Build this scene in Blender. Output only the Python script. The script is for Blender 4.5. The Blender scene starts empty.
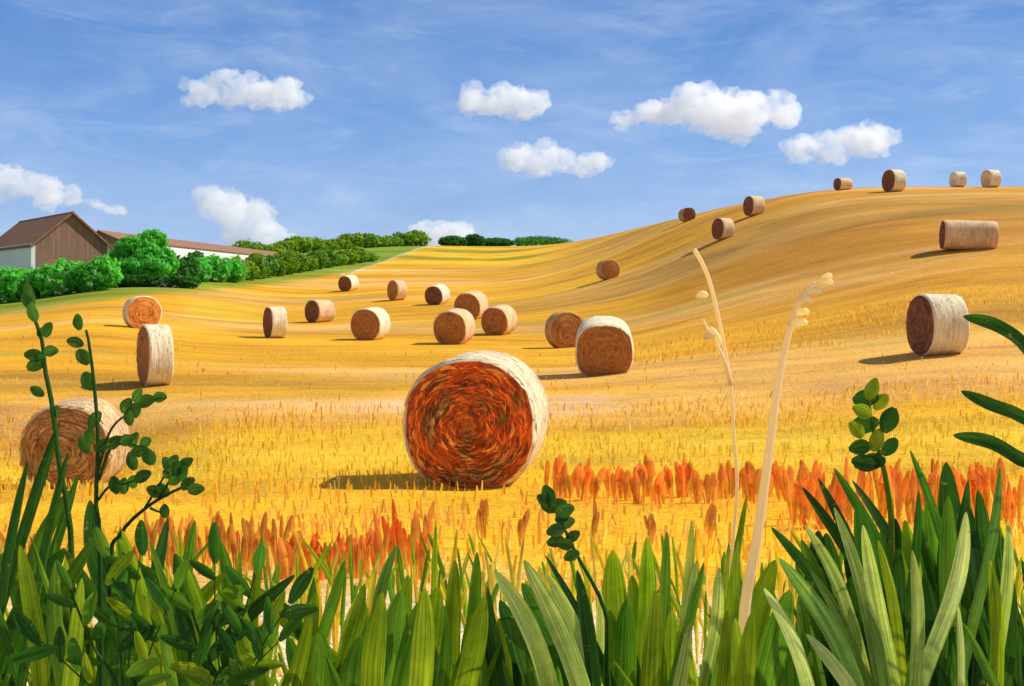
import bpy, bmesh, math, random
import numpy as np
from mathutils import Vector, noise
R = math.radians
random.seed(7)
rng = np.random.default_rng(7)
scene = bpy.context.scene
COL = scene.collection

F = 1098.0        # focal length in pixels of a 1024 px wide frame
YH = 300.0        # horizon row
EYE = 1.6         # eye height above the ground datum

# ------------------------------------------------------------------ terrain
DS = [0.5, 3, 6, 10, 13.5, 18, 24, 30, 40, 50, 60, 72, 85, 100, 115, 130, 150, 180, 215, 260, 400, 800, 3500]
NEAR = [-1.5, -1.5, -1.75, -2.1, -2.3]          # relative to the eye, for the first five distances
def yrow(*ys):                                   # picture rows -> heights for DS[5:]
    return NEAR + [-(y - YH) / F * d for y, d in zip(ys, DS[5:])]
#          18   24   30   40   50   60   72   85   100  115  130  150  180  215  260  400  800  3500
COLS = {
 -500: yrow(450, 405, 378, 350, 336, 328, 320, 312, 305, 298, 293, 288, 285, 284, 285, 288, 293, 298),
    0: yrow(492, 418, 380, 350, 335, 328, 320, 312, 302, 295, 290, 285, 283, 282, 283, 287, 293, 298),
  100: yrow(494, 420, 380, 346, 324, 312, 302, 292, 285, 281, 278, 275, 273, 274, 276, 283, 292, 298),
  200: yrow(450, 408, 380, 358, 341, 330, 316, 298, 285, 278, 273, 267, 261, 262, 265, 275, 290, 298),
  300: yrow(448, 408, 381, 359, 343, 333, 325, 314, 302, 291, 280, 268, 258, 252, 255, 268, 288, 298),
  400: yrow(448, 408, 381, 359, 344, 331, 315, 303, 291, 283, 276, 268, 256, 246, 243, 252, 285, 298),
  500: yrow(448, 408, 381, 359, 344, 329, 313, 303, 293, 285, 278, 269, 261, 253, 248, 247.5, 280, 298),
  570: yrow(448, 408, 380, 362, 347, 326, 304, 289, 280, 272, 265, 257, 249, 243, 244, 252, 280, 298),
  650: yrow(446, 405, 373, 351, 336, 315, 288, 268, 252, 241, 233, 226, 221, 226, 235, 255, 280, 298),
  700: yrow(445, 400, 370, 342, 323, 295, 261, 238, 225, 216, 209, 209, 216, 225, 235, 255, 280, 298),
  800: yrow(444, 393, 362, 328, 302, 265, 228, 205, 192, 190, 193, 200, 212, 225, 235, 255, 280, 298),
  860: yrow(442, 388, 356, 318, 288, 250, 212, 194, 187, 187, 191, 200, 212, 225, 235, 255, 280, 298),
  950: yrow(436, 378, 346, 302, 268, 236, 206, 192, 187, 187, 191, 200, 212, 225, 235, 255, 280, 298),
 1050: yrow(436, 376, 342, 298, 260, 230, 203, 191, 186, 187, 191, 200, 212, 225, 235, 255, 280, 298),
 1600: yrow(436, 376, 342, 298, 262, 232, 208, 196, 191, 192, 196, 204, 215, 225, 235, 255, 280, 298),
}
PX = np.arange(-500, 1601, 10.0)
LD = np.linspace(math.log(0.5), math.log(3500), 280)
_keys = sorted(COLS)
_tab = np.array([np.interp(LD, np.log(DS), COLS[k]) for k in _keys])
ZG = np.array([np.interp(PX, _keys, _tab[:, j]) for j in range(len(LD))]).T     # [px, d]
for _ in range(26):
    p = np.pad(ZG, ((1, 1), (0, 0)), 'edge'); ZG = (p[:-2] + 2 * p[1:-1] + p[2:]) / 4
for _ in range(5):
    p = np.pad(ZG, ((0, 0), (1, 1)), 'edge'); ZG = (p[:, :-2] + 2 * p[:, 1:-1] + p[:, 2:]) / 4
def hgt(px, d):
    i = min(max((px - PX[0]) / 10.0, 0), len(PX) - 1.001); j = min(max((math.log(max(d, .5)) - LD[0]) / (LD[1] - LD[0]), 0), len(LD) - 1.001)
    a, b = int(i), int(j); u, v = i - a, j - b
    return EYE + (ZG[a, b] * (1 - u) + ZG[a + 1, b] * u) * (1 - v) + (ZG[a, b + 1] * (1 - u) + ZG[a + 1, b + 1] * u) * v
def gz(x, y):                                    # ground height under a world point
    if y < 0.5: y = 0.5
    return hgt(512 + F * x / y, y)
def at(px, py, d): return Vector(((px - 512) / F * d, d, EYE - (py - YH) / F * d))
def onground(px, d):
    x = (px - 512) / F * d
    return Vector((x, d, hgt(px, d)))

# ------------------------------------------------------------------ helpers
def tag(o, label=None, cat=None, group=None, kind=None):
    if label: o['label'] = label
    if cat: o['category'] = cat
    if group: o['group'] = group
    if kind: o['kind'] = kind
    return o
def empty(name, loc, rz=0.0):
    o = bpy.data.objects.new(name, None); COL.objects.link(o)
    o.location = loc; o.rotation_euler = (0, 0, rz); o.empty_display_size = .2
    return o
def smoothcurve(P, n):
    """curve through P, evenly sampled by length, corners rounded"""
    P = [Vector(p) for p in P]; L = [0.0]
    for a, b in zip(P, P[1:]): L.append(L[-1] + (b - a).length)
    if L[-1] <= 0: return [P[0]] * (n + 1)
    q = []; k = 0
    for i in range(n + 1):
        t = L[-1] * i / n
        while k < len(P) - 2 and t > L[k + 1]: k += 1
        q.append(P[k].lerp(P[k + 1], (t - L[k]) / max(1e-6, L[k + 1] - L[k])))
    for _ in range(int(n * n / 28)):
        q = [q[0]] + [(q[i - 1] + q[i] * 2 + q[i + 1]) / 4 for i in range(1, n)] + [q[-1]]
    return q
class MB:
    """collects faces with a colour per face and a uv per corner"""
    def __init__(s): s.v = []; s.f = []; s.c = []; s.uv = []
    def face(s, pts, col, uvs=None):
        n = len(s.v); s.v += [tuple(p) for p in pts]; s.f.append(tuple(range(n, n + len(pts)))); s.c.append(col)
        s.uv.append(uvs or [(0, 0)] * len(pts))
    def grid(s, rows, col, uvrows=None, close=False):
        n = len(s.v); w = len(rows[0])
        for r in rows: s.v += [tuple(p) for p in r]
        for i in range(len(rows) - 1):
            for j in range(w if close else w - 1):
                k = (j + 1) % w
                s.f.append((n + i * w + j, n + i * w + k, n + (i + 1) * w + k, n + (i + 1) * w + j))
                s.c.append(col(i, j) if callable(col) else col)
                if uvrows:
                    s.uv.append([uvrows[i][j], uvrows[i][k], uvrows[i + 1][k], uvrows[i + 1][j]])
                else: s.uv.append([(j / w, i / len(rows)), ((j + 1) / w, i / len(rows)), ((j + 1) / w, (i + 1) / len(rows)), (j / w, (i + 1) / len(rows))])
    def build(s, name, mat, parent=None, smooth=True, loc=None):
        me = bpy.data.meshes.new(name); vs = s.v
        if loc is not None: vs = [(x - loc[0], y - loc[1], z - loc[2]) for x, y, z in vs]
        me.from_pydata(vs, [], s.f)
        ca = me.color_attributes.new('Col', 'FLOAT_COLOR', 'CORNER'); uvl = me.uv_layers.new(name='UVMap')
        cols = []; uvs = []
        for f, c, u in zip(s.f, s.c, s.uv):
            for q in range(len(f)):
                cols += [c[0], c[1], c[2], 1.0]; uvs += [u[q][0], u[q][1]]
        ca.data.foreach_set('color', cols); uvl.data.foreach_set('uv', uvs)
        me.polygons.foreach_set('use_smooth', [smooth] * len(s.f))
        me.materials.append(mat); me.update()
        o = bpy.data.objects.new(name, me); COL.objects.link(o)
        if parent is not None: o.parent = parent
        elif loc is not None: o.location = loc
        return o
def jit(c, a=.12):
    k = 1 + random.uniform(-a, a)
    return tuple(max(0, x * k * (1 + random.uniform(-a, a) * .5)) for x in c)
def mixc(a, b, t): return tuple(x * (1 - t) + y * t for x, y in zip(a, b))
def catmull(P, n):
    P = [Vector(p) for p in P]
    if len(P) == 2: return [P[0].lerp(P[1], i / n) for i in range(n + 1)]
    Q = [P[0] * 2 - P[1]] + P + [P[-1] * 2 - P[-2]]; out = []
    m = len(P) - 1
    for i in range(n + 1):
        t = i / n * m; k = min(int(t), m - 1); t -= k
        a, b, c, d = Q[k:k + 4]
        out.append(.5 * ((2 * b) + (c - a) * t + (2 * a - 5 * b + 4 * c - d) * t * t + (3 * b - a - 3 * c + d) * t ** 3))
    return out
def tube(mb, pts, radii, col, seg=7):
    rows = []
    for i, p in enumerate(pts):
        t = (pts[min(i + 1, len(pts) - 1)] - pts[max(i - 1, 0)]).normalized()
        a = t.cross(Vector((0, 1, .01))); a.normalize(); b = t.cross(a)
        r = radii(i / (len(pts) - 1)) if callable(radii) else radii
        rows.append([p + (a * math.cos(k / seg * 6.2832) + b * math.sin(k / seg * 6.2832)) * r for k in range(seg)])
    n0 = len(mb.v); mb.grid(rows, col, close=True); n1 = len(mb.v)
    for f in (tuple(range(n0 + seg - 1, n0 - 1, -1)), tuple(range(n1 - seg, n1))):
        mb.f.append(f); mb.c.append(col); mb.uv.append([(0, 0)] * seg)
def blade(mb, pts, width, col, n=10, fold=.25, twist=0.0, prof=None, tip=None, blunt=.8, curve=None):
    """leaf blade with a folded midrib; pts run from base to tip"""
    fine = (curve or smoothcurve)(pts, 60); n = max(n, 8); T = [1 - (1 - i / n) ** 1.7 for i in range(n + 1)]; rows = []; uvr = []
    C = [fine[min(59, int(t * 60))].lerp(fine[min(60, int(t * 60) + 1)], t * 60 - min(59, int(t * 60))) for t in T]
    L = sum((C[i + 1] - C[i]).length for i in range(n)); u0 = random.uniform(0, 50)
    for i, p in enumerate(C):
        t = T[i]
        d = (C[min(i + 1, n)] - C[max(i - 1, 0)]).normalized()
        side = d.cross(Vector((math.sin(twist * t), -math.cos(twist * t), .05))).normalized(); nor = side.cross(d)
        w = width * .5 * (prof(t) if prof else (.55 + .45 * min(1, t * 2.2)) * max(0, 1 - max(0, (t - blunt) / (1 - blunt)) ** 2) ** .6)
        w = max(w, width * .02)
        rows.append([p - side * w, p - side * w * .5 - nor * w * fold * .6, p - nor * w * fold, p + side * w * .5 - nor * w * fold * .6, p + side * w])
        uvr.append([(u0 + q * width * .25, t * L) for q in range(5)])
    if tip is None: c = col
    else: c = lambda i, j: mixc(col, tip, min(1, max(0, T[i] - .38) * 2.6))
    mb.grid(rows, c, uvr)

# ------------------------------------------------------------------ materials
def newmat(name):
    m = bpy.data.materials.new(name); m.use_nodes = True
    nt = m.node_tree; nt.nodes.clear()
    return m, nt, nt.nodes, nt.links
def N(nt, typ, **kw):
    n = nt.nodes.new(typ)
    for k, v in kw.items():
        if k.startswith('i_'): n.inputs[int(k[2:]) if k[2:].isdigit() else k[2:]].default_value = v
        else: setattr(n, k, v)
    return n
def ramp(nt, stops, interp='LINEAR'):
    n = nt.nodes.new('ShaderNodeValToRGB'); e = n.color_ramp.elements; n.color_ramp.interpolation = interp
    while len(e) > 1: e.remove(e[-1])
    e[0].position = stops[0][0]; e[0].color = (*stops[0][1], 1) if len(stops[0][1]) == 3 else stops[0][1]
    for p, c in stops[1:]:
        q = e.new(p); q.color = (*c, 1)
    return n
def g(v): return (v, v, v)
def mix(nt, mode, fac, a, b):
    n = nt.nodes.new('ShaderNodeMix'); n.data_type = 'RGBA'; n.blend_type = mode; n.clamp_factor = True
    for s, v in ((0, fac), (6, a), (7, b)):
        if hasattr(v, 'links') or hasattr(v, 'is_linked'): nt.links.new(v, n.inputs[s])
        else: n.inputs[s].default_value = v if s == 0 else (*v, 1)
    return n.outputs[2]

def leaf_mat(name, transl=.35, rough=.5, streak=(160, 5, 1), amt=.45, spec=.3, blot=False):
    m, nt, nd, ln = newmat(name)
    at_ = N(nt, 'ShaderNodeAttribute', attribute_name='Col'); uv = N(nt, 'ShaderNodeUVMap')
    mp = N(nt, 'ShaderNodeMapping'); mp.inputs['Scale'].default_value = streak; ln.new(uv.outputs[0], mp.inputs[0])
    nz = N(nt, 'ShaderNodeTexNoise'); nz.inputs['Scale'].default_value = 1; nz.inputs['Detail'].default_value = 3; ln.new(mp.outputs[0], nz.inputs[0])
    rp = ramp(nt, [(.25, g(1 - amt)), (.5, g(1)), (.75, g(1 + amt))]); ln.new(nz.outputs[0], rp.inputs[0])
    c = mix(nt, 'MULTIPLY', 1.0, at_.outputs[0], rp.outputs[0])
    if blot:
        tc = N(nt, 'ShaderNodeTexCoord'); n3 = N(nt, 'ShaderNodeTexNoise'); n3.inputs['Scale'].default_value = 7; n3.inputs['Detail'].default_value = 5; n3.inputs['Roughness'].default_value = .7; ln.new(tc.outputs['Object'], n3.inputs[0])
        r3 = ramp(nt, [(.3, (.62, .7, .7)), (.5, g(1)), (.66, (1.35, 1.2, 1.0))]); ln.new(n3.outputs[0], r3.inputs[0]); c = mix(nt, 'MULTIPLY', 1.0, c, r3.outputs[0])
        n4 = N(nt, 'ShaderNodeTexNoise'); n4.inputs['Scale'].default_value = 42; n4.inputs['Detail'].default_value = 3; ln.new(tc.outputs['Object'], n4.inputs[0])
        r4 = ramp(nt, [(.66, g(0)), (.74, g(.55))]); ln.new(n4.outputs[0], r4.inputs[0]); c = mix(nt, 'MIX', r4.outputs[0], c, (.42, .36, .10))
    b = N(nt, 'ShaderNodeBsdfPrincipled'); b.inputs['Roughness'].default_value = rough; b.inputs['Specular IOR Level'].default_value = spec
    ln.new(c, b.inputs['Base Color'])
    bp = N(nt, 'ShaderNodeBump'); bp.inputs['Strength'].default_value = .5; bp.inputs['Distance'].default_value = .004; ln.new(nz.outputs[0], bp.inputs['Height']); ln.new(bp.outputs[0], b.inputs['Normal'])
    t = N(nt, 'ShaderNodeBsdfTranslucent'); ln.new(mix(nt, 'MULTIPLY', 1.0, c, (1.3, 1.25, .6)), t.inputs[0])
    ms = N(nt, 'ShaderNodeMixShader'); ms.inputs[0].default_value = transl
    ln.new(b.outputs[0], ms.inputs[1]); ln.new(t.outputs[0], ms.inputs[2])
    o = N(nt, 'ShaderNodeOutputMaterial'); ln.new(ms.outputs[0], o.inputs[0])
    return m
M_LEAF = leaf_mat('broad_leaf', .5, .75, (170, 3, 1), .6, .1, True)
M_TREE = leaf_mat('tree_foliage', .55, .6, (3, 3, 1), .25)
M_STUB = leaf_mat('straw_stubble', .6, .6, (200, 4, 1), .25, .15)
M_PALE = leaf_mat('pale_dry_stalk', .5, .55, (300, 8, 1), .15, .2)

def straw_mat(name, c_dark, c_mid, c_pale, axis=1, scale=1.0):
    """rolled straw side: fine fibres that run round the roll"""
    m, nt, nd, ln = newmat(name)
    tc = N(nt, 'ShaderNodeTexCoord'); at_ = N(nt, 'ShaderNodeAttribute', attribute_name='Col')
    mp = N(nt, 'ShaderNodeMapping'); mp.inputs['Scale'].default_value = (1.6, 26, 1.6) ; ln.new(tc.outputs['Object'], mp.inputs[0])
    n1 = N(nt, 'ShaderNodeTexNoise'); n1.inputs['Scale'].default_value = 1.3 * scale; n1.inputs['Detail'].default_value = 6; n1.inputs['Roughness'].default_value = .65; ln.new(mp.outputs[0], n1.inputs[0])
    n2 = N(nt, 'ShaderNodeTexNoise'); n2.inputs['Scale'].default_value = 2.2; n2.inputs['Detail'].default_value = 4; ln.new(tc.outputs['Object'], n2.inputs[0])
    r1 = ramp(nt, [(.28, c_dark), (.5, c_mid), (.68, c_pale)]); ln.new(n1.outputs[0], r1.inputs[0])  # fibre tones scattered at random, dark to pale
    r2 = ramp(nt, [(.3, g(.8)), (.7, g(1.12))]); ln.new(n2.outputs[0], r2.inputs[0])
    c = mix(nt, 'MULTIPLY', 1.0, r1.outputs[0], r2.outputs[0]); c = mix(nt, 'MULTIPLY', 1.0, c, at_.outputs[0])
    b = N(nt, 'ShaderNodeBsdfPrincipled'); b.inputs['Roughness'].default_value = .8; b.inputs['Specular IOR Level'].default_value = .15; ln.new(c, b.inputs['Base Color'])
    bp = N(nt, 'ShaderNodeBump'); bp.inputs['Strength'].default_value = .55; bp.inputs['Distance'].default_value = .03; ln.new(n1.outputs[0], bp.inputs['Height']); ln.new(bp.outputs[0], b.inputs['Normal'])
    o = N(nt, 'ShaderNodeOutputMaterial'); ln.new(b.outputs[0], o.inputs[0])
    return m
def face_mat(name, stops, k=1.5, rs=9.0):
    """cut end of the roll: strands wound in a spiral"""
    m, nt, nd, ln = newmat(name)
    tc = N(nt, 'ShaderNodeTexCoord'); at_ = N(nt, 'ShaderNodeAttribute', attribute_name='Col')
    sx = N(nt, 'ShaderNodeSeparateXYZ'); ln.new(tc.outputs['Object'], sx.inputs[0])
    def mth(op, a, b=None):
        n = N(nt, 'ShaderNodeMath', operation=op)
        for i, v in enumerate((a, b)):
            if v is None: continue
            if isinstance(v, (int, float)): n.inputs[i].default_value = v
            else: ln.new(v, n.inputs[i])
        return n.outputs[0]
    x, z = sx.outputs[0], sx.outputs[2]
    r = mth('SQRT', mth('ADD', mth('MULTIPLY', x, x), mth('MULTIPLY', z, z)))
    ri = mth('DIVIDE', 1.0, mth('ADD', r, .03))
    cx = N(nt, 'ShaderNodeCombineXYZ'); ln.new(mth('MULTIPLY', mth('MULTIPLY', x, ri), k), cx.inputs[0]); ln.new(mth('MULTIPLY', mth('MULTIPLY', z, ri), k), cx.inputs[1]); ln.new(mth('MULTIPLY', r, rs), cx.inputs[2])
    oi = N(nt, 'ShaderNodeObjectInfo'); va = N(nt, 'ShaderNodeVectorMath', operation='ADD'); ln.new(cx.outputs[0], va.inputs[0])
    ml = mth('MULTIPLY', oi.outputs['Random'], 40.0); ln.new(ml, va.inputs[1])
    n1 = N(nt, 'ShaderNodeTexNoise'); n1.inputs['Scale'].default_value = 1.0; n1.inputs['Detail'].default_value = 2.5; n1.inputs['Roughness'].default_value = .55; n1.inputs['Distortion'].default_value = .3; ln.new(va.outputs[0], n1.inputs[0])
    n2 = N(nt, 'ShaderNodeTexNoise'); n2.inputs['Scale'].default_value = 5; n2.inputs['Detail'].default_value = 5; n2.inputs['Roughness'].default_value = .7; ln.new(va.outputs[0], n2.inputs[0])
    rp = ramp(nt, stops); ln.new(n1.outputs[0], rp.inputs[0])
    r2 = ramp(nt, [(.3, g(.62)), (.5, g(1)), (.7, g(1.3))]); ln.new(n2.outputs[0], r2.inputs[0])
    c = mix(nt, 'MULTIPLY', 1.0, rp.outputs[0], r2.outputs[0]); c = mix(nt, 'MULTIPLY', 1.0, c, at_.outputs[0])
    b = N(nt, 'ShaderNodeBsdfPrincipled'); b.inputs['Roughness'].default_value = .75; b.inputs['Specular IOR Level'].default_value = .15; ln.new(c, b.inputs['Base Color'])
    bp = N(nt, 'ShaderNodeBump'); bp.inputs['Strength'].default_value = .7; bp.inputs['Distance'].default_value = .03; ln.new(n2.outputs[0], bp.inputs['Height']); ln.new(bp.outputs[0], b.inputs['Normal'])
    o = N(nt, 'ShaderNodeOutputMaterial'); ln.new(b.outputs[0], o.inputs[0])
    return m
M_CREAM = straw_mat('cream_straw', (.62, .45, .22), (.84, .72, .48), (.95, .88, .68))
M_PEACH = straw_mat('peach_straw', (.55, .32, .14), (.8, .54, .28), (.9, .7, .45))
M_OCHRE = straw_mat('ochre_straw', (.3, .16, .05), (.52, .32, .12), (.74, .54, .28))
M_MAINF = face_mat('red_wound_straw', [(.24, (.16, .06, .05)), (.36, (.50, .12, .035)), (.46, (.96, .20, .03)), (.54, (.84, .21, .035)), (.62, (.45, .16, .04)), (.72, (.62, .42, .13))], 1.0, 4.5)
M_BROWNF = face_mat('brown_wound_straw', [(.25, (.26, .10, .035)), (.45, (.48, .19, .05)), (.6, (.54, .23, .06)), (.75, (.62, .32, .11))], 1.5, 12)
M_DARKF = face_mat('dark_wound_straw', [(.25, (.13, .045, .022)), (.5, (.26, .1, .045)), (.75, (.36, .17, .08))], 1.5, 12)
M_PALEF = face_mat('faded_wound_straw', [(.25, (.42, .19, .08)), (.5, (.62, .31, .12)), (.75, (.74, .44, .2))], 1.5, 9)
M_ORANGEF = face_mat('orange_wound_straw', [(.25, (.5, .16, .03)), (.5, (.85, .32, .06)), (.75, (.9, .42, .1))], 1.5, 12)

def ground_mat():
    m, nt, nd, ln = newmat('stubble_ground')
    tc = N(nt, 'ShaderNodeTexCoord'); at_ = N(nt, 'ShaderNodeAttribute', attribute_name='Col')
    # mowing swaths: long strokes across the slope
    def strk(scale, rot, sc, det=3, dist=.6):
        mp = N(nt, 'ShaderNodeMapping'); mp.inputs['Scale'].default_value = scale; mp.inputs['Rotation'].default_value = (0, 0, R(rot)); ln.new(tc.outputs['Object'], mp.inputs[0])
        n = N(nt, 'ShaderNodeTexNoise'); n.inputs['Scale'].default_value = sc; n.inputs['Detail'].default_value = det; n.inputs['Distortion'].default_value = dist; n.inputs['Roughness'].default_value = .6; ln.new(mp.outputs[0], n.inputs[0])
        return n.outputs[0]
    a = strk((.04, .13, .12), 12, 1.0, 4, 1.4); b = strk((.10, .42, .3), -8, 1.0, 5, 1.2); c_ = strk((.02, .07, .1), 18, 1.0, 3, .8); d = strk((9, 14, 9), 0, 1.0, 5)
    r1 = ramp(nt, [(.30, (.68, .66, 1.0)), (.43, (.95, .92, .9)), (.5, g(1)), (.6, (1.06, 1.10, 1.2)), (.70, (1.10, 1.22, 3.0))]); ln.new(a, r1.inputs[0])
    r2 = ramp(nt, [(.3, (.78, .76, .8)), (.5, g(1)), (.7, (1.12, 1.14, 1.3))]); ln.new(b, r2.inputs[0])
    r3 = ramp(nt, [(.35, (.8, .78, .8)), (.5, g(1)), (.66, (1.05, 1.06, 1.0))]); ln.new(c_, r3.inputs[0])
    r4 = ramp(nt, [(.3, g(.72)), (.5, g(1)), (.7, g(1.22))]); ln.new(d, r4.inputs[0])
    c = at_.outputs[0]
    for r_ in (r1, r2, r3, r4): c = mix(nt, 'MULTIPLY', 1.0, c, r_.outputs[0])
    sp = strk((2.2, 3.5, 2), 0, 1.0, 4, .5); rs_ = ramp(nt, [(.62, g(0)), (.72, g(.35))]); ln.new(sp, rs_.inputs[0]); c = mix(nt, 'MIX', rs_.outputs[0], c, (.36, .20, .06))
    gn = strk((.03, .25, .2), 24, 1.0, 2, .3); rg = ramp(nt, [(.62, g(0)), (.70, g(.45))]); ln.new(gn, rg.inputs[0])
    c = mix(nt, 'MIX', rg.outputs[0], c, (.36, .34, .045))
    bs = N(nt, 'ShaderNodeBsdfPrincipled'); bs.inputs['Roughness'].default_value = .9; bs.inputs['Specular IOR Level'].default_value = .1; ln.new(c, bs.inputs['Base Color'])
    ad = N(nt, 'ShaderNodeMath', operation='ADD'); ln.new(b, ad.inputs[0]); ln.new(d, ad.inputs[1])
    bp = N(nt, 'ShaderNodeBump'); bp.inputs['Strength'].default_value = .6; bp.inputs['Distance'].default_value = .12; ln.new(ad.outputs[0], bp.inputs['Height']); ln.new(bp.outputs[0], bs.inputs['Normal'])
    o = N(nt, 'ShaderNodeOutputMaterial'); ln.new(bs.outputs[0], o.inputs[0])
    return m
def plain_mat(name, col, rough=.8, sc=(3, 3, 14), amt=.3, bump=.3):
    m, nt, nd, ln = newmat(name)
    tc = N(nt, 'ShaderNodeTexCoord'); mp = N(nt, 'ShaderNodeMapping'); mp.inputs['Scale'].default_value = sc; ln.new(tc.outputs['Object'], mp.inputs[0])
    n1 = N(nt, 'ShaderNodeTexNoise'); n1.inputs['Scale'].default_value = .5; n1.inputs['Detail'].default_value = 5; ln.new(mp.outputs[0], n1.inputs[0])
    rp = ramp(nt, [(.3, tuple(x * (1 - amt) for x in col)), (.7, tuple(min(1, x * (1 + amt)) for x in col))]); ln.new(n1.outputs[0], rp.inputs[0])
    b = N(nt, 'ShaderNodeBsdfPrincipled'); b.inputs['Roughness'].default_value = rough; b.inputs['Specular IOR Level'].default_value = .08; ln.new(rp.outputs[0], b.inputs['Base Color'])
    bp = N(nt, 'ShaderNodeBump'); bp.inputs['Strength'].default_value = bump; bp.inputs['Distance'].default_value = .05; ln.new(n1.outputs[0], bp.inputs['Height']); ln.new(bp.outputs[0], b.inputs['Normal'])
    o = N(nt, 'ShaderNodeOutputMaterial'); ln.new(b.outputs[0], o.inputs[0])
    return m

# ------------------------------------------------------------------ ground sheet
GOLD = (.78, .385, .022); HILL = (.66, .30, .034); YELL = (.90, .485, .022); LIME = (.80, .57, .05); PEACH = (.86, .47, .12); STRAW = (.88, .64, .24); OCHRE = (.62, .34, .045)
GREEN = (.22, .32, .025); DGREEN = (.07, .17, .02)
def field_edge(px):       # distance where the stubble field ends on the left
    return np.interp(px, [-500, 0, 100, 200, 260, 330, 385, 400, 420], [84, 84, 87, 103, 122, 142, 155, 158, 160])
def sstep(a, b, x):
    t = min(1, max(0, (x - a) / (b - a))); return t * t * (3 - 2 * t)
def ground_col(px, d, x, y):
    tx = float(np.interp(d, [120, 140, 165, 200, 250], [300, 352, 385, 412, 434]))
    n = noise.noise(Vector((x * .05, y * .12, 1))); n2 = noise.noise(Vector((x * .25, y * .5, 4)))
    c = GOLD
    c = mixc(c, HILL, sstep(540, 800, px + n * 60) * sstep(36, 52, d))
    c = mixc(c, OCHRE, .75 * sstep(22, 24, d + n * 3) * (1 - sstep(30, 34, d + n * 3)) * sstep(-.2, .3, n2 + n + .2))
    c = mixc(c, PEACH, .7 * sstep(20, 23, d + n2 * 2) * (1 - sstep(25, 27, d + n2 * 2)))
    n3 = noise.noise(Vector((x * .035 + 7, y * .11 + x * .02, 2))); n4 = noise.noise(Vector((x * .02, y * .06 - x * .015, 12)))
    c = mixc(c, PEACH, .75 * sstep(.02, .3, n3)); c = mixc(c, (.56, .31, .06), .6 * sstep(.05, .32, n4) * sstep(20, 26, d))
    c = mixc(c, YELL, 1 - sstep(19, 23, d + n * 3))
    c = mixc(c, LIME, .4 * sstep(14.5, 16, d + n2) * (1 - sstep(19, 21, d)))
    c = mixc(c, (.92, .80, .52), (1 - sstep(6.0, 8.5, d + n2 * 1.5)) * .85)
    c = mixc(c, LIME, .5 * sstep(62, 72, d) * (1 - sstep(80, 92, d)) * sstep(170, 200, px) * (1 - sstep(240, 280, px)))
    e = field_edge(px)
    if px < tx and d > 60:
        c = mixc(c, (.26, .30, .025), sstep(e - 14, e - 3, d + n2 * 4)); c = mixc(c, GREEN, sstep(e - 1, e + 22, d))
    elif px < 700 and d > 100:
        k = sstep(138, 158, d + (px - 480) * .1) if px < 700 else 0
        s = math.sin(d * .19 + (px - 480) * .012 + n * 1.2)
        stripe = sstep(.15, .55, s) * (1 - sstep(520, 570, px + n * 30)) * k
        c = mixc(c, YELL, k * (1 - sstep(520, 600, px)) * .8); c = mixc(c, (.26, .30, .025), stripe * .85)
    if d > 420: c = mixc(c, (.50, .48, .40), .9)  # far ground out of view, paled so its bounce whitens the cloud bases
    # chalk farm track between the pasture and the striped field
    if 330 < px < 445 and 135 < d < 270:
        c = mixc(c, (.75, .62, .4), max(0, .7 - abs(px - tx) / 4.5))
    return c
azs = np.concatenate([np.linspace(-math.pi, -R(42), 40)[:-1], np.linspace(-R(42), -R(27), 30)[:-1], np.linspace(-R(27), R(27), 420)[:-1], np.linspace(R(27), R(42), 30)[:-1], np.linspace(R(42), math.pi, 40)])
rad = np.exp(np.linspace(math.log(.6), math.log(3400), 330))
rows = []; vcol = []
for r_ in rad:
    row = []
    for a in azs:
        ac = max(-R(42), min(R(42), a)); d = r_ * math.cos(ac); px = 512 + F * math.tan(ac)
        x, y = r_ * math.sin(a), r_ * math.cos(a)
        z = hgt(px, d)
        if 2 < d < 60: z += .035 * noise.noise(Vector((x * .9, y * .9, 0))) * min(1, (60 - d) / 30)
        row.append((x, y, z)); vcol.append(ground_col(px, d, x, y))
    rows.append(row)
nv = len(azs)
me = bpy.data.meshes.new('field')
me.from_pydata([p for r_ in rows for p in r_], [], [(i * nv + j, i * nv + j + 1, (i + 1) * nv + j + 1, (i + 1) * nv + j) for i in range(len(rad) - 1) for j in range(nv - 1)])
ca = me.color_attributes.new('Col', 'FLOAT_COLOR', 'POINT'); ca.data.foreach_set('color', [q for c in vcol for q in (*c, 1.0)])
me.polygons.foreach_set('use_smooth', [True] * len(me.polygons)); me.materials.append(ground_mat())
field = bpy.data.objects.new('field', me); COL.objects.link(field)
tag(field, 'golden stubble field rolling up to a rounded hill', 'field', kind='structure')

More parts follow.
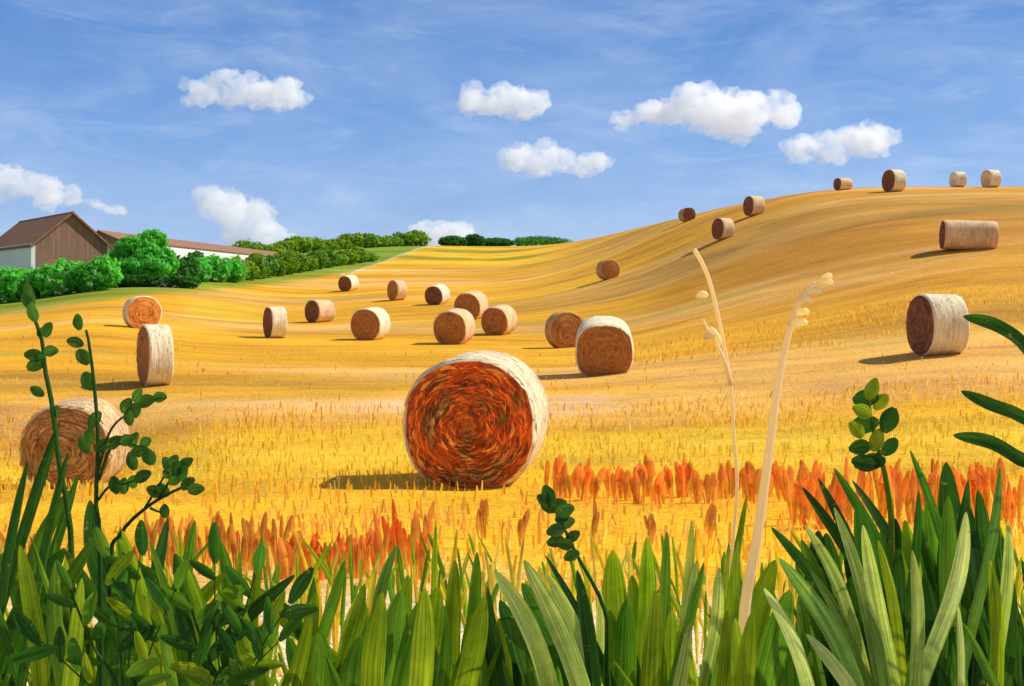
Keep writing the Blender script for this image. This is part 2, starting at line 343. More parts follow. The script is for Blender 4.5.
# ------------------------------------------------------------------ stubble standing in the near field
mb = MB()
STC = [(.90, .52, .03), (.90, .52, .10), (.92, .66, .26), (.90, .60, .06), (.82, .46, .12)]
def stub(x, y, h, col, w):
    z = gz(x, y) - .02; a = random.uniform(0, math.pi); lx, ly = random.gauss(0, .16) * h, random.gauss(0, .16) * h
    cx, cy = math.cos(a) * w, math.sin(a) * w * .4; u = random.uniform(0, 9)
    mb.face([(x - cx, y - cy, z), (x + cx, y + cy, z), (x + lx + cx * .6, y + ly + cy * .6, z + h), (x + lx - cx * .6, y + ly - cy * .6, z + h)], col, [(u, 0), (u + w * 2, 0), (u + w * 2, h), (u, h)])
y = 5.0
while y < 46:
    halfw = .52 * y + 1.0; step = .05 + y * .0011
    x = -halfw + random.uniform(0, step)
    far = y > 24
    while x < halfw:
        n = noise.noise(Vector((x * .35, y * .5, 9)))
        px = 512 + F * x / y
        dens = .62 if not far else (.5 if px > 620 and y > 33 and y < 43 else .05)
        if random.random() < dens * (.75 + n):
            c = random.choice(STC)
            if 14 < y < 20: c = mixc(c, (.84, .66, .10), .5)
            if 9.5 < y < 12.5: c = mixc(c, (.86, .40, .16), max(0, .45 + n))
            if y > 32: c = (.86, .52, .12)
            h = random.uniform(.07, .17) * (1 + .5 * n)
            stub(x + random.gauss(0, .02), y + random.gauss(0, .05), h, jit(c, .15), random.uniform(.006, .014) * (1 + y * .03))
        x += step * random.uniform(.6, 1.4)
    y += .17 + y * .006
stubble = mb.build('stubble', M_STUB, smooth=False)
tag(stubble, 'short yellow cut straw stubble standing in the near field', 'stubble', kind='stuff')

# ------------------------------------------------------------------ bales
def rfun(th, e=2.25):
    c, s = abs(math.cos(th)), abs(math.sin(th))
    return (c ** e + s ** e) ** (-1 / e)
def bale(px, d, D, L, yaw, fmat, smat, label, det=1, slope=0.0, wob=.02, tint=(1, 1, 1), e=2.2, name='hay_bale'):
    """roll lying on the ground, axis along its own Y; the -Y end is the one turned to the camera"""
    p0 = onground(px, d); Rr = D / 2; seed = px * .137 + d
    root = empty(name, p0, R(yaw)); root.rotation_euler = (R(slope), 0, R(yaw))
    tag(root, label, 'hay bale', 'round hay bales in the stubble field')
    seg = {2: 128, 1: 64, 0: 32}[det]; nl = {2: 40, 1: 18, 0: 8}[det]
    def pt(th, y, f):
        r = Rr * rfun(th, e) * f
        r *= 1 + wob * noise.noise(Vector((math.cos(th) * 1.3 + seed, math.sin(th) * 1.3, y * .8)))
        if det: r *= 1 + .012 * noise.noise(Vector((math.cos(th) * 5, math.sin(th) * 5 + seed, y * 14)))
        x, z = r * math.cos(th), r * math.sin(th)
        z = max(z, -Rr * .95 + .01 * math.sin(x * 20))
        return Vector((x, y, z + Rr * .95 - .03))
    mbs = MB(); ysamp = [-1, -.985, -.95] + [-.9 + 1.8 * i / nl for i in range(nl + 1)] + [.95, .985, 1]
    fprof = lambda t: 1 - .055 * max(0, (abs(t) - .88) / .12) ** 2.2
    mbs.grid([[pt(k / seg * 2 * math.pi, t * L / 2, fprof(t)) for k in range(seg)] for t in ysamp], lambda i, j: tint, close=True)
    # loose strands on the rolled side
    ns = {2: 2600, 1: 260, 0: 0}[det]
    for _ in range(ns):
        th = random.uniform(0, 2 * math.pi); yy = random.uniform(-.97, .97) * L / 2; dl = random.uniform(.04, .16) / Rr; w = random.uniform(.003, .008) * (1 if det == 2 else 2.0); lift = random.uniform(1.0, 1.025)
        a, b = pt(th, yy, 1.004), pt(th + dl, yy + random.gauss(0, .02), lift)
        o_ = Vector((0, w, 0)); c = jit(mixc((.75, .68, .6), (1.25, 1.25, 1.3), random.random()), .1)
        mbs.face([a - o_, a + o_, b + o_ * .6, b - o_ * .6], c)
    mbs.build('rolled_side', smat, root)
    for sgn in ((-1, 1)):
        mf = MB(); nr = {2: 44, 1: 16, 0: 6}[det]; rws = []
        for i in range(nr + 1):
            f = 1 - i / nr * .985; rw = []
            for k in range(seg):
                th = k / seg * 2 * math.pi
                q = pt(th, sgn * L / 2, .945 * f) if i else pt(th, sgn * L / 2, .945)
                q.z = q.z if i == 0 else (q.z - Rr * .92) + Rr * .92
                bulge = .03 * (1 - f * f) * D
                if det:
                    bulge += (1 - f ** 8) * (.012 * math.sin(2 * math.pi * (f * Rr / .075 + k / seg)) + .03 * noise.noise(Vector((math.cos(th) * 2 * f + seed, math.sin(th) * 2 * f, f * 7))))
                q.y += sgn * bulge; rw.append(q)
            rws.append(rw if sgn < 0 else list(reversed(rw)))
        mf.grid(rws, (1, 1, 1), close=True); mf.face(rws[-1], (1, 1, 1))
        if sgn < 0:
            for _ in range({2: 1500, 1: 120, 0: 0}[det]):
                f = math.sqrt(random.uniform(.01, .93)); th = random.uniform(0, 2 * math.pi); big = det == 2 and random.random() < .12; dl = random.uniform(.05, .17) * (2.2 if big else 1) / (Rr * f + .05); w = random.uniform(.004, .009) * (1 if det == 2 else 2) * (3.2 if big else 1)
                off = -.03 * (1 - f * f) * D - (1 - f ** 8) * .012 - random.uniform(.005, .03)
                n_ = 6; c = jit(random.choice([(.55, .5, .55), (1, 1, 1), (1.6, 1.2, 1.0), (1.3, 2.2, 2.2), (.8, .75, .7), (.4, .35, .4)] if fmat is M_MAINF else [(.7, .68, .65), (1, 1, 1), (1.2, 1.2, 1.2)]), .15)
                dr = random.gauss(0, .05); wf = lambda i: w * (.15 + .85 * math.sin(math.pi * i / n_))
                for i in range(n_):
                    a0 = th + dl * i / n_; a1 = th + dl * (i + 1) / n_
                    A, B = pt(a0, -L / 2 + off, .945 * (f + dr * i / n_)), pt(a0, -L / 2 + off, .945 * (f + dr * i / n_ + wf(i) / Rr * 2)); C_, D_ = pt(a1, -L / 2 + off, .945 * (f + dr * (i + 1) / n_)), pt(a1, -L / 2 + off, .945 * (f + dr * (i + 1) / n_ + wf(i + 1) / Rr * 2))
                    mf.face([A, C_, D_, B], c)
        fc = mf.build('end_face', fmat, root)
        # the winding centre sits in the middle of the face
        fc.data.transform(__import__('mathutils').Matrix.Translation((0, 0, -Rr * .92))); fc.location = (0, 0, Rr * .92)
    return root
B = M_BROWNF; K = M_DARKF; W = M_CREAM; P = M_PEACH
bale(478, 14.2, 1.69, 1.3, -8, M_MAINF, W, 'largest hay bale, brick red wound face and cream rim, alone in mid field', 2, e=2.2, wob=.03, slope=.5)
bale(77, 17.8, 1.46, .85, 0, M_PALEF, P, 'brown hay bale behind the tall dark weeds at the left edge', 2, slope=4)
bale(155, 29, 1.66, .62, -60, B, W, 'tall narrow bale with a white top, nearest bale beyond the left weeds', 1)
bale(142, 52.5, 1.62, 1.1, 30, M_ORANGEF, W, 'bright orange faced bale below the round bushy tree', 1)
bale(275, 54, 1.6, .75, -60, K, W, 'cream bale with a narrow dark end, left of the squat brown bale', 1)
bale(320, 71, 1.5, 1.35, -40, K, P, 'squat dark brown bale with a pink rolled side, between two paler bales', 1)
bale(371, 53, 1.6, 1.2, -18, B, W, 'round brown faced bale with a pale right rim, upper left of the largest bale', 1, slope=4)
bale(349, 108, 1.6, 1.4, -24, K, W, 'tiny far bale with a white cap, nearest to the chalk track', 0, slope=6)
bale(397, 90, 1.7, .9, -52, B, P, 'tiny narrow bale, half brown half cream, below the striped field strip', 0)
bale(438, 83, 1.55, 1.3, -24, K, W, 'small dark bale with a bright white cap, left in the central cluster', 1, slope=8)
bale(472, 67, 1.75, 1.4, -20, B, P, 'peach topped bale at the back of the central cluster', 1, slope=8)
bale(455, 50, 1.62, 1.25, -18, B, P, 'brown bale with a peach rim, front of the central cluster', 1, slope=6)
bale(500, 56, 1.52, 1.25, -24, B, P, 'brown bale with a curved peach rim, right end of the central cluster', 1, slope=7)
bale(565, 47.5, 1.62, .8, 16, B, M_OCHRE, 'all brown bale with no pale rim, beside the white capped brown bale', 1)
bale(604, 31.5, 1.62, 1.5, -4, B, W, 'broad brown bale with a thick white cap, upper right of the largest bale', 1, e=2.6, slope=9)
bale(608, 84, 1.55, 1.2, 14, B, M_OCHRE, 'lone small brown bale low on the bare hillside', 0)
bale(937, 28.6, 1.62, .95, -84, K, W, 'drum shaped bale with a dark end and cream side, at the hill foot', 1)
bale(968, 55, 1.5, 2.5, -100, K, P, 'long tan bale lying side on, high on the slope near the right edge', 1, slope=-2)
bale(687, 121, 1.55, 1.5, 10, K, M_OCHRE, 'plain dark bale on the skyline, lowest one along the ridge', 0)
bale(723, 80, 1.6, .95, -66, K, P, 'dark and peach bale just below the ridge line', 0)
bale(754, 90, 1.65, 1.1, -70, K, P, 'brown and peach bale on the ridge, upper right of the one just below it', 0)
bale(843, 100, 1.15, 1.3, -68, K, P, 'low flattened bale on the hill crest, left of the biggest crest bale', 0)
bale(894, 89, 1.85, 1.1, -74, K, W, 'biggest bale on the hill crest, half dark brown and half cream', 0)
bale(958, 100, 1.45, 1.0, -85, W, W, 'small whitish bale on the crest, the left one of the pale pair', 0)
bale(991, 96, 1.6, 1.0, -80, P, W, 'white and pinkish bale at the right end of the crest', 0)

# ------------------------------------------------------------------ trees, hedges, bushes
def foliage(mb, lobes, n, size, cols, gap=.15):
    tot = sum(l[3] * l[4] * l[5] for l in lobes)
    for lx, ly, lz, rx, ry, rz in lobes:
        k = max(30, int(n * rx * ry * rz / tot)); base = random.choice(cols)
        sd = random.uniform(0, 100)
        for _ in range(k):
            v = Vector((random.gauss(0, 1), random.gauss(0, 1), random.gauss(0, 1))).normalized()
            nn = noise.noise(v * 2.3 + Vector((sd, 0, 0)))
            if nn < -.35 - gap * random.random(): continue
            r = (random.random() ** .3) * (1 + .28 * nn)
            p = Vector((lx + v.x * rx * r, ly + v.y * ry * r, lz + v.z * rz * r))
            s = size * random.uniform(.6, 1.35); a = (v + Vector((random.gauss(0, .6), random.gauss(0, .6), random.gauss(0, .6)))).normalized()
            t = a.orthogonal().normalized(); b = a.cross(t); q = random.uniform(0, 6.28); t, b = t * math.cos(q) + b * math.sin(q), b * math.cos(q) - t * math.sin(q)
            c = jit(mixc(base, random.choice(cols), .5 + .5 * nn), .22); u = random.uniform(0, 60)
            mb.face([p - t * s, p + b * s * .55 + a * s * .15, p + t * s, p - b * s * .55 + a * s * .15], c, [(u, 0), (u + .3, .3), (u + .6, 0), (u + .3, .6)])
G_BR = [(.14, .60, .09), (.09, .45, .06), (.20, .66, .12)]
G_DK = [(.05, .22, .03), (.07, .28, .04), (.035, .15, .02)]
G_OL = [(.22, .38, .02), (.14, .28, .02), (.28, .44, .03)]
def bush(name, cat, label, spec, n, size, cols, group=None, blossom=0, trunk=None):
    """spec: list of (px, d, width px, height m, base lift) lobes standing on the ground"""
    px0, d0 = spec[0][0], spec[0][1]; o = onground(px0, d0); lobes = []
    for px, d, wpx, h, lift in spec:
        g_ = onground(px, d) - o; rx = wpx / F * d / 2
        lobes.append((g_.x, g_.y, g_.z + lift + h * .5, rx, max(rx * .7, h * .45), h * .55))
    root = empty(name, o); tag(root, label, cat, group)
    m1 = MB(); foliage(m1, lobes, n, size, cols); m1.build('crown' if trunk else 'foliage', M_TREE, root)
    for (lx, ly, lz, rx, ry, rz) in (lobes[:1] if trunk else lobes[:8]):
        m2 = MB(); tube(m2, catmull([Vector((lx * .5 if trunk else lx, ly, -.3)), Vector((lx * .7 if trunk else lx + .1, ly, lz * .5)), Vector((lx, ly, lz + rz * .5))], 6), lambda t: (trunk or .07) * (1 - .7 * t), (.10, .07, .045))
        m2.build('trunk' if trunk else 'stem', M_BARK, root)
    if blossom:
        m3 = MB()
        for _ in range(blossom):
            l = random.choice(lobes); a = random.uniform(-1.4, 1.4)
            p = Vector((l[0] + math.sin(a) * l[3], l[1] - math.cos(a) * l[4] * .95, l[2] - l[5] * random.uniform(-.2, .8)))
            for _ in range(10):
                q = p + Vector((random.gauss(0, .13), random.gauss(0, .06), random.gauss(0, .07))); s = .07
                m3.face([q + Vector((-s, 0, 0)), q + Vector((0, -.04, -s)), q + Vector((s, 0, 0)), q + Vector((0, .04, s))], (.85, .85, .78))
        m3.build('blossom', M_TREE, root)
    return root
M_BARK = plain_mat('bark', (.10, .07, .045), .9, (20, 20, 4))
bush('hedge', 'hedge', 'long bright green hedge in front of the brown barn', [(x, 93 + (x % 3) * .6, 34, 2.5 + .25 * math.sin(x * .13), .1) for x in range(-40, 112, 13)], 14000, .24, G_BR, blossom=26)
bush('bushy_tree', 'tree', 'round bushy green tree, tallest in the hedge line right of the barn', [(143, 101, 44, 2.6, 1.6), (122, 101, 30, 2.4, 1.0), (163, 101, 30, 2.4, .9), (152, 101.5, 30, 1.8, 3.2), (131, 100.5, 28, 1.6, 2.8), (144, 100, 50, 2.2, .6)], 11000, .24, G_BR, trunk=.2)
bush('dark_hedge', 'hedge', 'low dark green hedge under the bushy tree', [(x, 97.5, 22, 1.0, 0) for x in range(108, 196, 9)], 4500, .2, G_DK, blossom=16)
bush('bush', 'bush', 'bright green bush right of the bushy tree in front of the long shed', [(214, 113, 34, 2.6, 0), (232, 115, 26, 2.3, 0), (200, 111, 22, 2.3, 0)], 4500, .22, G_BR, blossom=8)
bush('dark_bush', 'bush', 'dark bush in the gap beside the bushy tree', [(188, 108, 22, 2.5, 0), (179, 106, 18, 2.4, 0), (196, 122, 20, 2.8, 0)], 3000, .22, G_DK)
bush('field_hedge', 'hedge', 'olive and dark hedge climbing along the edge of the green pasture', [(x, 118 + (x - 236) * .36, 26, 2.5 - max(0, x - 280) * .008 + .5 * math.sin(x * .2), 0) for x in range(236, 372, 10)], 9000, .26, G_OL + [G_DK[1]])
bush('olive_hedge', 'hedge', 'olive green hedge along the crest of the pasture, left of the farm track', [(x, 205 + (x - 250) * .22, 30, 2.6 + .6 * math.sin(x * .11), 0) for x in range(246, 426, 13)], 9000, .42, G_OL)
for i, (px, d, w, h, lab) in enumerate([(452, 262, 26, 2.3, 'dark green bush at the left end of the far skyline bushes'), (474, 268, 20, 2.8, 'small dark green skyline bush, second from the left above the striped strip'), (496, 275, 34, 2.0, 'low wide skyline bush between the two dark ones and the long one'), (540, 300, 58, 2.6, 'long dark green skyline thicket beside the foot of the hill')]):
    bush('skyline_bush', 'bush', lab, [(px, d, w, h, 0), (px - w * .3, d, w * .5, h * .8, 0), (px + w * .32, d, w * .5, h * .85, 0)], 2200, .34, G_DK, group='bushes along the far skyline')

# ------------------------------------------------------------------ farm buildings
M_ROOF = plain_mat('brown_roof', (.30, .165, .105), 1.0, (.6, 9, 9), .22)
M_BOARD = plain_mat('brown_boards', (.29, .17, .115), .85, (9, 9, .6), .22)
M_WHITE = plain_mat('whitewash', (.80, .80, .80), .85, (1, 1, 1), .06)
def slab(mb, a, b, c, d, th, col=(1, 1, 1)):
    n = (b - a).cross(d - a).normalized() * th; q = [a, b, c, d]; r = [v + n for v in q]
    mb.face(list(reversed(q)), col); mb.face(r, col)
    for i in range(4):
        j = (i + 1) % 4; mb.face([q[i], q[j], r[j], r[i]], col)
def building(name, label, apex_px, d, yaw, width, length, eave, ridge, gm, wm, shed=False):
    o = onground(apex_px, d); root = empty(name, o, R(yaw)); tag(root, label, name.replace('_', ' '))
    # local: gable plane x-z at y=0, ridge runs along +y
    e = eave - o.z; r = ridge - o.z; w = width / 2; V = Vector
    m = MB(); slab(m, V((-w, 0, -1)), V((-w, length, -1)), V((-w, length, e)), V((-w, 0, e)), -.36); slab(m, V((w, 0, -1)), V((w, 0, e)), V((w, length, e)), V((w, length, -1)), -.36); m.build('side_wall', wm, root, False)
    for yy in (0.0, length - .24):
        m = MB(); pr = [(-w + .01, -1), (w - .01, -1), (w - .01, e), (0, r - .02), (-w + .01, e)]
        fr = [V((x, yy, z)) for x, z in pr]; bk = [V((x, yy + .24, z)) for x, z in pr]
        m.face(fr, (1, 1, 1)); m.face(list(reversed(bk)), (1, 1, 1))
        for i in range(5): m.face([fr[(i + 1) % 5], fr[i], bk[i], bk[(i + 1) % 5]], (1, 1, 1))
        m.build('gable_wall', gm, root, False)
    k = (r - e) / w; ov = .45
    for s in (-1, 1):
        m = MB(); q = [V((0, -.35, r + .03)), V((s * (w + ov), -.35, e - ov * k + .03)), V((s * (w + ov), length + .35, e - ov * k + .03)), V((0, length + .35, r + .03))]
        if s > 0: slab(m, *q, .16)
        else: slab(m, q[0], q[3], q[2], q[1], .16)
        m.build('roof_slope', M_ROOF, root, False)
    m = MB(); tube(m, [V((0, -.4, r + .14)), V((0, length + .4, r + .14))], .12, (1, 1, 1), 8); m.build('ridge_cap', M_ROOF, root, False)
    return root
building('barn', 'big brown roofed barn with a brown boarded gable, behind the hedge at the left edge', 72, 103, 40, 6.6, 16, EYE + 5.2, EYE + 8.05, M_BOARD, M_WHITE)
# long shed running away to the right
a0, a1 = at(100, 232, 128), at(276, 254, 186)
yaw = math.degrees(math.atan2(-(a1.x - a0.x), a1.y - a0.y))
building('shed', 'long low shed with a thin brown roof, its middle hidden by the bushy tree', 100, 128, yaw, 4.4, math.hypot(a1.x - a0.x, a1.y - a0.y), EYE + 7.0, EYE + 7.9, M_BOARD, M_WHITE)

# ------------------------------------------------------------------ sorrel-like red plants in the near field
RED = (.78, .17, .04); ORG = (.84, .30, .08); RUST = (.58, .24, .08)
def red_plant(px, d, hpx, col, label, nb=5, wpx=12, group='red and orange plants in the stubble'):
    o = onground(px, d); m = MB(); k = d / F
    for i in range(nb):
        h = hpx * k * random.uniform(.7, 1.08); lean = random.gauss(0, .13); bx = random.gauss(0, wpx * k * .24); by = random.gauss(0, .06); c = jit(col, .2)
        b0 = Vector((bx, by, -.02))
        blade(m, [b0, b0 + Vector((lean * h * .35, 0, h * .5)), b0 + Vector((lean * h, random.gauss(0, .1) * h, h))], wpx * k * random.uniform(.4, .75), mixc(c, (.75, .50, .10), .55), 10, .2, tip=c,
              prof=lambda t: (.25 + .95 * t) if t < .6 else .82 * max(0, 1 - ((t - .6) / .4) ** 2) ** .5 + .01)
    ob = m.build('sorrel_plant', M_LEAF); ob.location = o
    tag(ob, label, 'plant', group)
L1 = 'red orange plant in the dense row just below the largest bale'
L2 = 'orange plant in the long row right of the largest bale'
L3 = 'rust brown plant in the faded row behind the left green weeds'
L4 = 'orange plant in the bright row behind the dark grass on the right'
for px, d, h in [(284, 7.5, 42), (290, 7.3, 44), (297, 7.7, 40), (312, 7.5, 42), (330, 7.6, 38), (347, 7.7, 36), (366, 7.6, 38), (303, 7.6, 42), (322, 7.4, 40), (338, 7.6, 36), (356, 7.5, 38), (380, 7.7, 58), (392, 7.9, 62), (403, 7.8, 50), (418, 7.4, 70), (424, 7.3, 60)]:
    red_plant(px, d, h * 1.12, random.choice([RED, ORG]), L1, 5, 14, 'red plants below the largest bale')
for px in [553, 562, 572, 583, 597, 611, 622, 634, 641, 648, 658, 668, 678, 684, 690, 699, 706, 718, 729, 740, 749, 757, 764, 771, 780, 788]:
    red_plant(px + random.uniform(-3, 3), random.uniform(11.9, 12.7), random.uniform(32, 42), jit(ORG, .1), L2, 4, 14, 'orange plants in the long row')
for px in [480, 520, 598, 652, 705]:
    red_plant(px, random.uniform(9, 9.6), random.uniform(34, 44), RUST, 'rusty plant standing in the stubble in front of the orange row', 3, 12, 'rusty plants in front of the orange row')
for px in [10, 30, 62, 140, 155, 168, 176, 184, 200, 211, 222, 229, 236, 245, 254, 261, 268, 277]:
    red_plant(px, random.uniform(7.6, 8.6), random.uniform(40, 56), jit(mixc(RUST, ORG, random.random() * .6), .1), L3, 4, 12, 'rust plants behind the left weeds')
for px in [798, 806, 814, 822, 829, 836, 843, 850, 880, 896, 905, 915, 925, 934, 948, 958, 972, 982, 998, 1012]:
    red_plant(px, random.uniform(10, 11), random.uniform(50, 68), jit(ORG, .1), L4, 5, 16, 'orange plants behind the dark grass')

# ------------------------------------------------------------------ foreground greens
DK = (.03, .10, .02); DK2 = (.05, .16, .022); MID = (.12, .27, .025); OLV = (.22, .34, .016); OLV2 = (.30, .42, .025); LT = (.44, .56, .16); PL = (.55, .66, .28)
def fg_leaf(mb, o, tip, base, d, wpx, col, bend=0.0, dd=0.0, tipc=None, toground=True):
    """leaf seen from tip pixel to base pixel at distance d, carried on down to its root in the ground"""
    k = d / F
    T = at(*tip, d + dd); Bp = at(*base, d)
    mid = (T + Bp) * .5 + Vector((bend * k, dd * .35 - .03, 0))
    pts = [Bp, mid, T]
    if toground:
        z = gz(Bp.x, Bp.y); h = Bp.z - z
        sl = max(-.9, min(.9, (Bp.x - mid.x) / max(.02, mid.z - Bp.z)))
        if h > .05: pts = [Vector((Bp.x + sl * h * .55, Bp.y + .03, z - .02)), Vector((Bp.x + sl * h * .36, Bp.y + .02, z + h * .5))] + pts
    blade(mb, [p - o for p in pts], wpx * k * .92, jit(col, .1), 22, .16, random.uniform(-.5, .5), tip=tipc)
def clump(label, px, d, leaves, name='grass_clump', group='broad grass clumps along the front of the field'):
    o = onground(px, d); m = MB()
    for lf in leaves: fg_leaf(m, o, *lf[:2], d + (random.uniform(-.16, .18) if len(lf) < 6 else lf[5]), *((lf[2], MID if lf[3] in (PL, LT) and len(lf) > 5 else lf[3], lf[4])), dd=random.uniform(-.1, .1) if len(lf) < 6 else -.03, tipc=lf[3] if lf[3] in (PL, LT) and len(lf) > 5 else None)
    ob = m.build(name, M_LEAF); ob.location = o
    return tag(ob, label, 'grass clump', group)
def rnd_leaves(n, x0, x1, y0, y1, w0, w1, cols, lean, length=(90, 150), bend=16):
    out = []
    for _ in range(n):
        x = random.uniform(x0, x1); y = random.uniform(y0, y1); l = random.uniform(*length); s = random.gauss(lean[0], lean[1])
        out.append(((x, y), (x - s * l, min(y + l, 760)), random.uniform(w0 * .5, w1 * 1.05), random.choice(cols), random.gauss(0, bend)))
    return out
LC = [DK2, DK2, MID, MID, OLV]
# left
clump('dark green leaning grass clump in the bottom left corner below the tall weed', 40, 3.0, rnd_leaves(20, -15, 85, 520, 640, 15, 26, LC, (-.1, .45)) + [((60, 421), (34, 502), 12, DK, 3), ((28, 459), (12, 518), 14, DK, 3), ((68, 452), (50, 512), 11, DK2, 3), ((78, 474), (66, 520), 11, DK2, 3), ((80, 575), (78, 640), 20, OLV, 3), ((70, 490), (30, 560), 18, MID, -10), ((20, 545), (40, 640), 18, OLV, 6, -.3), ((56, 560), (60, 650), 17, (.2, .36, .04), -6, -.3)])
clump('green clump with one thick upright leaf, between the left corner and the sprig weeds', 110, 2.9, rnd_leaves(12, 75, 150, 530, 640, 15, 26, LC, (.1, .45)) + [((90, 500), (108, 590), 24, DK2, -14), ((118, 540), (140, 620), 20, MID, 4), ((135, 560), (128, 640), 18, DK, 0), ((82, 578), (76, 650), 20, OLV2, 3, -.3), ((122, 530), (150, 610), 19, OLV, 6, -.3)])
clump('dark green clump with crossing leaves right of the sprig weeds', 180, 3.1, rnd_leaves(14, 140, 225, 545, 650, 15, 25, LC, (.2, .5)) + [((168, 518), (152, 580), 14, DK, 2), ((180, 556), (206, 640), 22, MID, 3), ((120, 540), (160, 615), 22, MID, -6), ((195, 520), (185, 600), 14, MID, 0), ((180, 556), (212, 650), 20, OLV, 8, -.3), ((150, 590), (170, 670), 18, (.2, .38, .05), 4, -.3), ((225, 590), (205, 670), 16, OLV2, -4, -.3)])
clump('open straggling clump of pale and dark leaves left of the thick olive grass', 255, 3.2, rnd_leaves(12, 215, 305, 560, 660, 13, 22, LC + [OLV], (.3, .6)) + [((295, 575), (235, 620), 15, DK, 6), ((220, 540), (240, 630), 17, MID, 4), ((262, 535), (256, 600), 10, OLV, 0), ((240, 550), (236, 610), 10, OLV2, 0), ((285, 590), (262, 670), 16, OLV2, -6, -.3), ((232, 585), (258, 660), 16, OLV, 6, -.3)])
# middle
clump('olive green upright clump left of the curved pale leaf', 335, 3.1, rnd_leaves(12, 300, 372, 575, 640, 20, 30, [OLV, MID, MID, DK2], (.12, .12), (100, 150), 6) + [((345, 560), (320, 640), 13, MID, 4)])
clump('broad rounded olive clump with a curved pale leaf on top', 400, 3.0, rnd_leaves(14, 360, 450, 585, 640, 22, 32, [OLV, MID, MID, OLV], (.06, .1), (100, 150), 6) + [((396, 546), (374, 600), 14, (.12, .26, .05), -10), ((408, 575), (398, 640), 20, OLV2, 4), ((425, 588), (420, 690), 26, OLV2, 4, -.3), ((382, 592), (372, 690), 26, OLV, -4, -.3)])
clump('olive clump ending in one tall narrow dark leaf', 465, 3.1, rnd_leaves(12, 440, 505, 575, 640, 20, 30, [OLV, MID, DK2, OLV], (.06, .12), (100, 150), 6) + [((477, 552), (470, 640), 14, MID, 4), ((436, 520), (434, 600), 7, OLV, 0), ((455, 560), (452, 640), 18, OLV, 0)])
clump('clump of dark leaves with two long pale leaves slanting down to the right', 545, 2.9, [((494, 570), (540, 640), 21, LT, 12, -.25), ((524, 560), (584, 690), 22, LT, 10, -.3), ((522, 583), (570, 680), 28, DK2, 12), ((545, 555), (577, 605), 8, DK, 2), ((546, 572), (575, 620), 16, LT, 5), ((500, 600), (530, 680), 24, DK, 6), ((577, 570), (594, 675), 16, DK, 4), ((512, 620), (540, 690), 26, MID, 3), ((555, 610), (575, 690), 22, DK2, 4), ((485, 600), (500, 690), 20, DK, 3), ((535, 640), (550, 700), 22, MID, 3)] + rnd_leaves(4, 490, 600, 610, 650, 18, 26, [DK2, MID, DK], (-.2, .15), (90, 120), 6))
clump('upright olive clump of rounded leaves right of the dark sprig', 640, 3.0, [((613, 550), (620, 675), 28, OLV, -4), ((647, 537), (643, 675), 20, OLV, 2), ((667, 531), (663, 645), 14, MID, 0), ((632, 575), (640, 680), 22, OLV, 0), ((655, 590), (652, 680), 24, OLV2, 0), ((600, 590), (603, 680), 14, LT, 0), ((626, 600), (624, 690), 26, MID, 0), ((610, 610), (612, 690), 22, OLV, 0)])
clump('clump of pale green leaves left of the thick pale stalk', 695, 2.9, [((697, 560), (676, 665), 15, LT, 4), ((719, 567), (706, 660), 14, LT, 6), ((692, 519), (686, 615), 13, (.36, .42, .06), 2), ((690, 622), (680, 680), 16, LT, 2), ((704, 562), (692, 610), 11, MID, 2), ((736, 551), (729, 650), 18, OLV, 3), ((747, 494), (738, 548), 8, OLV, -2), ((727, 610), (722, 690), 18, OLV, 0), ((715, 630), (708, 690), 20, MID, 0), ((672, 610), (670, 690), 22, OLV, 0), ((738, 540), (736, 600), 10, OLV2, 0)] + rnd_leaves(4, 665, 745, 620, 655, 18, 26, [OLV, MID, OLV2], (0, .12), (80, 110), 5))
# right
RC = [DK, DK2, DK2, MID]
clump('wide olive clump leaning right beside the foot of the thick pale stalk', 775, 2.9, [((775, 560), (745, 650), 34, OLV, -6), ((790, 590), (762, 690), 30, MID, -6), ((764, 588), (797, 640), 15, PL, 8, -.3), ((779, 558), (858, 690), 20, (.20, .40, .09), 18, -.28), ((771, 527), (806, 562), 13, DK, 3), ((806, 634), (838, 664), 16, PL, 4, -.3), ((770, 625), (765, 690), 30, OLV, 0), ((752, 612), (742, 690), 22, OLV, -4, -.34), ((735, 618), (738, 690), 18, OLV2, 2, -.34), ((790, 640), (795, 700), 28, MID, 0)] + rnd_leaves(4, 745, 830, 610, 655, 18, 28, [OLV, MID], (.1, .2), (80, 110), 6))
clump('dark green clump with short pale curved leaves, left of the round leaved weed', 830, 3.1, rnd_leaves(20, 795, 865, 505, 620, 16, 28, RC, (-.25, .2), (100, 150), 8) + [((805, 525), (840, 576), 14, LT, 9, -.34), ((834, 507), (859, 570), 14, LT, 5, -.34), ((802, 487), (830, 520), 13, DK, 2), ((818, 478), (850, 530), 13, DK, 2), ((834, 468), (868, 515), 13, DK2, 2), ((810, 570), (842, 615), 12, (.2, .34, .08), 6, -.34)])
clump('dark green clump with a long pale ribbon leaf under the round leaved weed', 885, 3.0, rnd_leaves(20, 850, 925, 500, 620, 16, 28, RC, (-.15, .2), (100, 150), 8) + [((863, 525), (888, 655), 17, LT, -8, -.36), ((852, 480), (892, 530), 14, DK, 3), ((868, 610), (885, 685), 13, (.16, .3, .07), 3, -.36), ((905, 520), (912, 580), 20, OLV, 0), ((878, 540), (898, 640), 12, OLV2, 4, -.34)])
clump('tall dark clump with two pale ribbon leaves near the right edge', 940, 3.0, rnd_leaves(20, 910, 985, 475, 600, 16, 26, RC, (-.05, .15), (110, 160), 8) + [((912, 550), (916, 652), 15, LT, 6, -.36), ((966, 512), (950, 600), 18, PL, 16, -.36), ((910, 450), (932, 505), 10, DK2, 2), ((946, 462), (950, 560), 26, DK, 0), ((958, 605), (960, 650), 8, PL, 2, -.36)])
